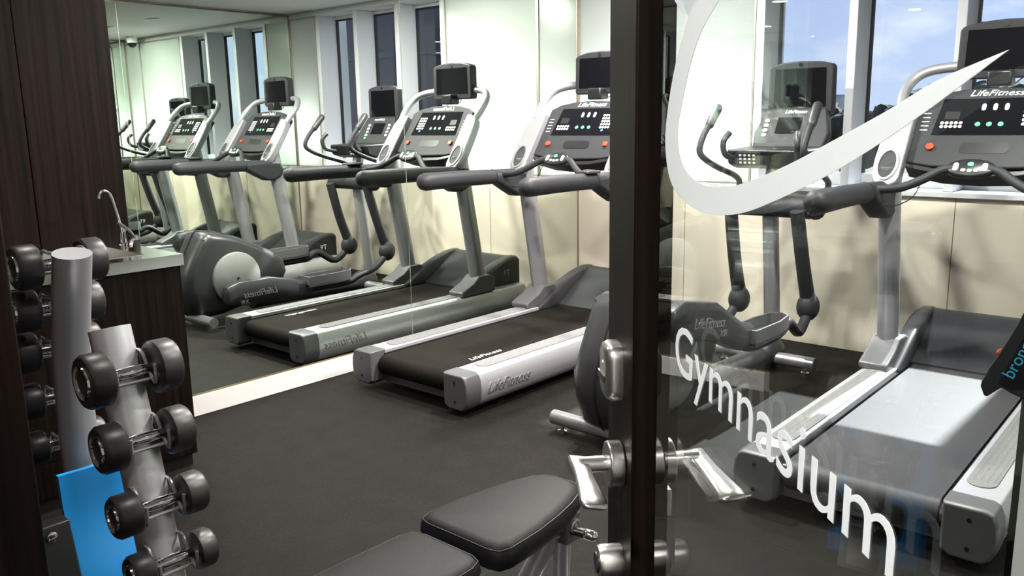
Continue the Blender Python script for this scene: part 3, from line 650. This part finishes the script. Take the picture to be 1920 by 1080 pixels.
# ------------------------------------------------------------------ glass door
P0 = Vector((-.531, .786, 0)); DD = Vector((-.734, .679, 0)).normalized(); NN = Vector((-DD.y, DD.x, 0))
def door():
    # local frame: X along the leaf towards the lock edge (0 at the handle), Y = face normal to the corridor side, Z up
    D = struct(bpy.data.objects.new('door_1', None), 'glass gym door in a dark wooden frame, standing open'); COL.objects.link(D)
    D.matrix_world = Matrix(((DD.x, NN.x, 0, P0.x), (DD.y, NN.y, 0, P0.y), (0, 0, 1, 0), (0, 0, 0, 1)))
    T0 = -.042
    for nm, a, b_, z0, z1 in (('lock_stile', -.050, .076, .012, 2.10), ('hinge_stile', -.85, -.73, .012, 2.10), ('bottom_rail', -.73, -.05, .012, .16), ('top_rail', -.73, -.05, 2.0, 2.10)):
        bm = B(); box(bm, a, b_, T0, 0, z0, z1); finish(bm, nm, WOOD, D, bev=.0025)
    bm = B(); box(bm, -.738, -.042, -.026, -.014, .155, 2.005); gp = finish(bm, 'glass_pane', DOORGLASS, D, smooth=0)
    L = [(-0.1346, 1.5022), (-0.155, 1.4905), (-0.179, 1.4832), (-0.1661, 1.4712), (-0.1389, 1.4409), (-0.1186, 1.4028), (-0.1133, 1.3727), (-0.128, 1.3431), (-0.1637, 1.326), (-0.2184, 1.3195), (-0.2592, 1.3204), (-0.3175, 1.328), (-0.3749, 1.342), (-0.4558, 1.3658), (-0.5291, 1.3931), (-0.5983, 1.4229)]
    I = [(-0.5523, 1.4133), (-0.5089, 1.3996), (-0.4537, 1.3837), (-0.3975, 1.3679), (-0.3258, 1.3513), (-0.2819, 1.3448), (-0.2307, 1.3422), (-0.1861, 1.3492), (-0.161, 1.3645), (-0.1543, 1.3882), (-0.1657, 1.4117), (-0.1866, 1.4427), (-0.2135, 1.4666), (-0.2547, 1.4865)]
    # smooth both edges, close over the round head of the mark
    A = [Vector((s, 0, z)) for s, z in L]; A = A[:3]+smooth_path(A[2:], 5)[1:]
    C = smooth_path([Vector((s, 0, z)) for s, z in [L[-1]]+I], 5)
    head = [Vector((-.19+.075*math.cos(t), 0, 1.545+.06*math.sin(t))) for t in [math.radians(a) for a in range(-40, 221, 20)]]
    out = [(v.x, v.z) for v in A+C[1:]]+[(v.x, v.z) for v in head if v.z > 1.52][::-1][::-1]
    bm = B()
    def mk(y): return lambda x, z: (x, y, z)
    vs = [bm.verts.new((x, -.0137, z)) for x, z in out]; f = bm.faces.new(vs)
    r = bmesh.ops.extrude_face_region(bm, geom=[f])
    for v in r['geom']:
        if isinstance(v, bmesh.types.BMVert): v.co.y -= .0004
    bmesh.ops.triangulate(bm, faces=bm.faces[:])
    finish(bm, 'frosted_emblem', FILM, gp, smooth=0)
    text('frosted_lettering', 'Gymnasium', .066, basis((-.157, -.0135, 1.1635), (-1, 0, 0), (0, 0, 1)), FILM, gp, extrude=.0002, sx=1.26, align='LEFT')
    # levers
    for f, y0, nm in ((1, 0, 'lever_handle'), (-1, T0, 'lever_handle')):
        bm = B(); cyl(bm, (0, y0, 1.0), (0, y0+f*.018, 1.0), .027, .027, 32); ro = finish(bm, 'rose', NICKEL, D, bev=.002)
        bm = B(); tube(bm, [(0, y0+f*.01, 1.0), (0, y0+f*.03, 1.0), (0, y0+f*.05, 1.0)], .010, 16, 2); finish(bm, 'lever_neck', NICKEL, ro)
        bm = B(); rings = []
        for s, w, h, o_ in ((.020, .0105, .004, 0), (.014, .0115, .006, 0), (-.01, .0110, .006, 0), (-.035, .0105, .0055, .001), (-.07, .0125, .005, .002), (-.098, .0145, .0045, .003), (-.108, .0135, .0035, .003), (-.112, .010, .002, .003)):
            yc = y0+f*(.050+o_)
            rings.append([(s, yc+q*w, 1.0+p*h+q*f*.0015) for q, p in ((-1, -.5), (-1, .5), (-.8, 1), (.8, 1), (1, .5), (1, -.5), (.8, -1), (-.8, -1))])
        loft(bm, rings); lv = finish(bm, nm, NICKEL, ro, smooth=60)
    # card reader escutcheon, deadbolt knob, latch box
    Mf = basis((.012, 0, 1.108), (1, 0, 0), (0, 0, 1)); Mf = Matrix(((1, 0, 0, .02), (0, 0, 1, 0), (0, 1, 0, 1.108), (0, 0, 0, 1)))
    bm = B(); P = rrect(.026, .034, .016, 6)
    loft(bm, [[Mf @ Vector((x*k, y*k, z)) for x, y in P] for k, z in ((1, 0), (1, .010), (.93, .016), (.8, .018))]); cr = finish(bm, 'card_reader', NICKEL, D, smooth=50)
    bm = B(); box(bm, .012, .046, .0165, .0195, 1.095, 1.103); finish(bm, 'card_slot', BLACK, cr)
    bm = B(); lathe(bm, [(.0022, .016), (.0022, .0195), (.0005, .0195)], (.022, 0, 1.118), 'y', 10); finish(bm, 'indicator', KEYW, cr)
    bm = B(); lathe(bm, [(.021, 0), (.021, .024), (.019, .028), (.012, .029), (.001, .029)], (.0, 0, .875), 'y', 32); kn = finish(bm, 'deadbolt_knob', NICKEL, D)
    bm = B(); lathe(bm, [(.0125, .028), (.0125, .031), (.001, .031)], (0, 0, .875), 'y', 24); finish(bm, 'key_face', BLACK, kn)
    bm = B(); box(bm, -.006, .03, T0-.018, T0, .93, .965); finish(bm, 'thumb_turn', NICKEL, D, bev=.002)
door()

# ------------------------------------------------------------------ dumbbell rack
RY = .89
def rack():
    Rk = thing('dumbbell_rack', 'silver two post dumbbell rack with wire cradles by the dark cabinet', 'rack', (-2.2, RY, 0))
    def g(x, y, z): return (x+2.2, y-RY, z)
    bm = B(); tube(bm, [g(-1.945, RY, .05), g(-2.009, RY, .323), g(-2.068, RY, .582), g(-2.158, RY, .895)], .052, 24, 4, flat=.8, up=Vector((0, 1, 0))); fp = finish(bm, 'front_post', SILVER, Rk)
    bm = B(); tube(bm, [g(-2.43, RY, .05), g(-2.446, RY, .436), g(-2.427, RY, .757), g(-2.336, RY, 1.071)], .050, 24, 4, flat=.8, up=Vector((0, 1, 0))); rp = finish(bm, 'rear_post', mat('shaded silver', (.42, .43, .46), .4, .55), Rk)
    bm = B(); box(bm, -.32, .36, -.05, .05, 0, .05); finish(bm, 'base_foot', CAPGREY, Rk, bev=.01)
    bm = B(); box(bm, .20, .30, -.18, .18, 0, .05); box(bm, -.29, -.19, -.18, .18, 0, .05); finish(bm, 'cross_foot', CAPGREY, Rk, bev=.01)
    return Rk, g
RACK, RG = rack()
FRONT = ((-2.07, .795, .068), (-2.03, .632, .060), (-1.985, .471, .054), (-1.945, .33, .050))
REAR = ((-2.435, 1.035, .060), (-2.485, .91, .058), (-2.525, .784, .056), (-2.54, .64, .052), (-2.545, .50, .048))
def cradle(x, z, f):
    # a pair of bent wires from the post holding the handle
    for s in (-1, 1):
        bm = B(); y = RY+s*.040
        a = .075*f
        tube(bm, [RG(x-a*1.05, RY+s*.030, z+.035), RG(x-a*.75, y+s*.006, z+.04), RG(x-a*.25, RY+s*.045, z+.038), RG(x+a*.10, RY+s*.048, z-.012), RG(x+a*.45, RY+s*.048, z-.03), RG(x+a*.5, RY+s*.048, z+.018)], .0045, 8, 4)
        finish(bm, 'cradle_wire', SILVER2, RACK)
    bm = B(); tube(bm, [RG(x+.012*f, RY-.048, z-.024), RG(x+.012*f, RY+.048, z-.024)], .0045, 8, 1); finish(bm, 'cradle_wire', SILVER2, RACK)
def dumbbell(x, z, r, label, group):
    t = thing('dumbbell', label, 'dumbbell', (x, RY, z), 0, group)
    bm = B(); lathe(bm, [(.0125, -.056), (.0145, -.03), (.016, 0), (.0145, .03), (.0125, .056)], axis='y', seg=16); h = finish(bm, 'handle', CHROME, t)
    bm = B()
    for k in range(6):
        for q in (-.035, -.027, .027, .035):
            a = k*PI/3; box(bm, .0135*math.cos(a)-.002, .0135*math.cos(a)+.002, q-.002, q+.002, .0135*math.sin(a)-.002, .0135*math.sin(a)+.002)
    o = finish(bm, 'knurl_marks', BLACK, h, smooth=0); o['kind'] = 'stuff'
    for s in (-1, 1):
        w = .058 if r > .052 else .05
        bm = B(); lathe(bm, [(.02, s*.055), (r-.006, s*.055), (r, s*.061), (r, s*(.055+w-.008)), (r-.006, s*(.055+w)), (.62*r, s*(.055+w))], axis='y', seg=36); hd = finish(bm, 'head', RUBBER, t)
        bm = B(); lathe(bm, [(.64*r, s*(.054+w)), (.62*r, s*(.060+w)), (.50*r, s*(.058+w)), (.46*r, s*(.052+w))], axis='y', seg=32); finish(bm, 'end_ring', CHROME, hd)
        bm = B(); lathe(bm, [(.48*r, s*(.050+w)), (.48*r, s*(.054+w)), (.001, s*(.054+w))], axis='y', seg=24); finish(bm, 'end_disc', BLACK, hd)
ORD = ('topmost', 'second from the top', 'third from the top', 'fourth from the top', 'fifth from the top')
for i, (x, z, r) in enumerate(FRONT):
    cradle(x, z, 1); dumbbell(x, z, r, 'black rubber dumbbell, %s on the short bright front post' % ORD[i], 'dumbbells on the rack')
for i, (x, z, r) in enumerate(REAR):
    cradle(x, z, -1); dumbbell(x, z, r, 'black rubber dumbbell, %s on the tall rear post' % ORD[i], 'dumbbells on the rack')
# blue mat leaning on the rear post
bm = B(); rings = []
for i in range(15):
    z = .052+.423*i/14; x = -2.235-.27*z+.012*math.sin(i*.5)
    rings.append([(x-.008, .79, z), (x+.008, .79, z), (x+.012, .86, z), (x+.004, .95, z), (x+.008, 1.05, z), (x-.008, 1.05, z), (x-.012, .95, z), (x-.004, .86, z)])
loft(bm, rings); tag(finish(bm, 'exercise_mat', BLUEMAT, smooth=60), 'bright blue foam exercise mat leaning on the rear rack post', 'mat')
t = thing('storage_board', 'black board with a round chrome bolt beside the blue mat', 'board', (-2.0, .54, 0))
bm = B(); rings = [[(.13-.26*z+a, y, z) for a, y in ((-.02, -.16), (.02, -.16), (.02, .14), (-.02, .14))] for z in (0, .51)]
loft(bm, rings); finish(bm, 'board', BLACK, t, bev=.003)
bm = B(); lathe(bm, [(.012, .0), (.012, .006), (.008, .008), (.001, .008)], (.025, .095, .487), 'x', 20); finish(bm, 'bolt', CHROME, t)

# ------------------------------------------------------------------ sink bench
t = thing('sink_cabinet', 'dark wooden cabinet carrying the steel sink against the wood panels', 'cabinet', (-3.5, 1.2, 0))
bm = B(); box(bm, -.262, .27,   .417, .435, .05, .845); box(bm, -.262, .27, -.55, -.532, .05, .845); box(bm, .252, .27, -.532, .417, .05, .845); box(bm, -.262, -.25, -.532, .417, .05, .845); box(bm, -.25, .252, -.532, .417, .05, .07); finish(bm, 'body', WOOD, t, bev=.002)
bm = B(); box(bm, -.262, .25, -.55, .42, 0, .05); finish(bm, 'plinth', BLACK, t, smooth=0)
bm = B(); box(bm, .27, .274, -.05, .433, .19, .842); d = finish(bm, 'door', WOOD, t, bev=.001)
bm = B(); box(bm, .27, .274, -.548, -.054, .19, .842); d = finish(bm, 'door', WOOD, t, bev=.001)
bm = B(); box(bm, .27, .273, -.548, .433, .055, .186); finish(bm, 'kick_panel', WOOD, t, bev=.001)
t = thing('sink', 'stainless steel sink top with bowl on the dark cabinet', 'sink', (-3.5, 1.2, .846))
bm = B()
# top with a rectangular bowl opening
xs = (-.264, -.20, .18, .285); ysn = (-.56, .02, .34, .445)
for i in range(3):
    for j in range(3):
        if i == 1 and j == 1: continue
        box(bm, xs[i], xs[i+1], ysn[j], ysn[j+1], .0, .045)
bmesh.ops.remove_doubles(bm, verts=bm.verts, dist=1e-5); finish(bm, 'worktop', STEEL, t, smooth=0)
bm = B(); loft(bm, [[(x, y, z) for x, y in ((a, c), (b_, c), (b_, e), (a, e))] for a, b_, c, e, z in ((-.20, .18, .02,   .34, .046), (-.18, .16, .04, .32, -.10), (-.17, .15, .05, .31, -.12))], caps=False)
finish(bm, 'bowl', STEEL, t)
t = thing('tap', 'chrome gooseneck tap at the back of the sink', 'tap', (-3.64, 1.60, .891))
bm = B(); lathe(bm, [(.022, 0), (.022, .012), (.014, .018), (.013, .06), (.016, .065), (.010, .075)]); finish(bm, 'body', CHROME, t)
bm = B(); tube(bm, [(0, 0, .06), (0, -.015, .14), (0, -.03, .21), (0, -.045, .235), (0, -.065, .24), (0, -.08, .225), (0, -.083, .21)], .0065, 10, 4); finish(bm, 'spout', CHROME, t)
t = thing('mixer_tap', 'low chrome mixer tap with raised lever on the sink', 'tap', (-3.56, 1.61, .891))
bm = B(); lathe(bm, [(.024, 0), (.024, .03), (.026, .034), (.020, .05), (.001, .055)]); finish(bm, 'body', BLACK, t)
bm = B(); tube(bm, [(.0, 0, .03), (.03, -.02, .035), (.075, -.05, .028), (.08, -.055, .015)], .010, 10, 4); finish(bm, 'spout', CHROME, t)
bm = B(); tube(bm, [(0, 0, .05), (-.02, -.01, .075), (-.055, -.035, .105)], [.008, .009, .010], 10, 3, flat=.5); finish(bm, 'lever', NICKEL, t)

# ------------------------------------------------------------------ weight bench
def bench():
    W = thing('weight_bench', 'adjustable black padded weight bench with silver frame', 'bench', (-1.31, 1.0, 0))
    def pad(name, prof, z, th):
        # prof: (y, halfwidth) outline; crowned pad
        right = [(w, y) for y, w in prof]; left = [(-w, y) for y, w in reversed(prof)]
        out = right+left; cx = 0; cy = sum(p[1] for p in out)/len(out)
        bm = B()
        def ring(k, zz, d): 
            return [(x-math.copysign(min(abs(x), d), x), y+(d if y < cy else -d)*min(1, abs(y-cy)/.12), zz) for x, y in out]
        loft(bm, [ring(1, z-th, .02), ring(1, z-th+.01, .006), ring(1, z-th*.55, 0), ring(1, z-.014, .003), ring(1, z-.004, .012), ring(1, z, .026)])
        o = finish(bm, name, LEATHER, W, smooth=70)
        bm = B(); q = ring(1, z-.010, .0045); tube(bm, [Vector(p) for p in q+[q[0]]], .0016, 6, 1); finish(bm, 'stitched_seam', BLACK, o)
        return o
    pad('seat_pad', [(.262, .105), (.270, .130), (.300, .140), (.40, .136), (.50, .122), (.58, .104), (.64, .082), (.665, .060), (.675, .03)], .465, .07)
    pad('back_pad', [(-.62, .09), (-.60, .125), (-.55, .135), (.10, .125), (.20, .122), (.232, .110), (.242, .08)], .455, .065)
    bm = B(); box(bm, -.03, .03, -.5, .6, .34, .385); finish(bm, 'spine', SILVER, W, bev=.006)
    bm = B(); box(bm, -.09, .09, .32, .56, .384, .396); finish(bm, 'seat_plate', BLACK, W, bev=.003)
    bm = B(); box(bm, -.09, .09, -.5, .14, .384, .391); finish(bm, 'back_plate', BLACK, W, bev=.003)
    bm = B(); tube(bm, [(.034, .585, .36), (-.045, .572, .2), (-.125, .56, .04)], .026, 14, 3); finish(bm, 'leg', SILVER, W)
    bm = B(); tube(bm, [(.055, .59, .36), (.018, .63, .2), (-.01, .66, .05)], .024, 14, 3); finish(bm, 'leg', SILVER, W)
    bm = B(); tube(bm, [(0, -.45, .36), (0, -.52, .06)], .026, 14, 1); finish(bm, 'leg', SILVER, W)
    bm = B(); tube(bm, [(-.22, .76, .035), (.22, .76, .035)], .033, 14, 1); finish(bm, 'front_foot', SILVER, W)
    bm = B(); tube(bm, [(-.24, -.52, .035), (.24, -.52, .035)], .033, 14, 1); finish(bm, 'rear_foot', SILVER, W)
    bm = B(); tube(bm, [(0, .76, .05), (0, -.52, .05)], .022, 12, 1); finish(bm, 'floor_beam', SILVER, W)
    bm = B(); box(bm, .05, .085, .57, .63, .33, .41); finish(bm, 'hinge_bracket', CAPGREY, W, bev=.006)
    for y, z in ((.60, .378), (.345, .392)):
        bm = B(); lathe(bm, [(.020, .085), (.020, .092), (.013, .093), (.012, .089), (.006, .089), (.006, .095), (.001, .095)], (0, y, z), 'x', 20); finish(bm, 'pivot_bolt', SILVER2, W)
    bm = B(); tube(bm, [(.07, .59, .368), (.115, .61, .36)], .013, 12, 1); hn = finish(bm, 'adjusting_handle', BLACK, W)
    bm = B(); tube(bm, [(.115, .61, .36), (.132, .6176, .357)], .014, 14, 1, round_ends=True); finish(bm, 'handle_tip', CHROME, hn)
bench()

# ------------------------------------------------------------------ wall device with blue lettering
t = thing('wall_device', 'black slanted device with blue lettering on the end of the wall', 'device', (-.30, 1.66, .90))
O = [(-0.235, 1.10), (-0.272, 1.095), (-0.2903, 1.0547), (-0.3001, 1.0276), (-0.3117, 0.9988), (-0.3243, 0.9693), (-0.3366, 0.9434), (-0.34, 0.9318), (-0.3458, 0.9187), (-0.3468, 0.9094), (-0.3402, 0.8926), (-0.3349, 0.8917), (-0.3136, 0.9131), (-0.2979, 0.9054), (-0.2765, 0.8981), (-.215, .93)]
def dv(y): return lambda x, z: (x+.30, y, z-.90)
bm = B(); prism(bm, O, dv(.0), dv(.05)); bd = finish(bm, 'body', DARK, t, bev=.005, seg=3)
bm = B(); prism(bm, [(-.318, .921), (-.300, .913), (-.225, .935), (-.245, 1.085), (-.262, 1.078)], dv(-.0015), dv(.001)); fc = finish(bm, 'face', BLACK, bd, smooth=0)
Mt = basis((.0035, -.0016, .031), (.351, 0, .936), (-.936, 0, .351))
BLUEP = mat('blue print', (.05, .45, .75), .5)
text('face_lettering', 'brong', .030, Mt, BLUEP, fc, align='LEFT', extrude=.0003)
bm = B(); lathe(bm, [(.007, 0), (.007, .008), (.001, .010)], seg=16)
bm.transform(Matrix.Translation((-.0185, .012, .072)) @ Matrix.Rotation(-math.atan2(.92, .39), 4, 'Y')); finish(bm, 'button', RED, bd)
bm = B(); box(bm, .02, .07, .05, .06, .02, .16); finish(bm, 'wall_bracket', BLACK, t, bev=.003)
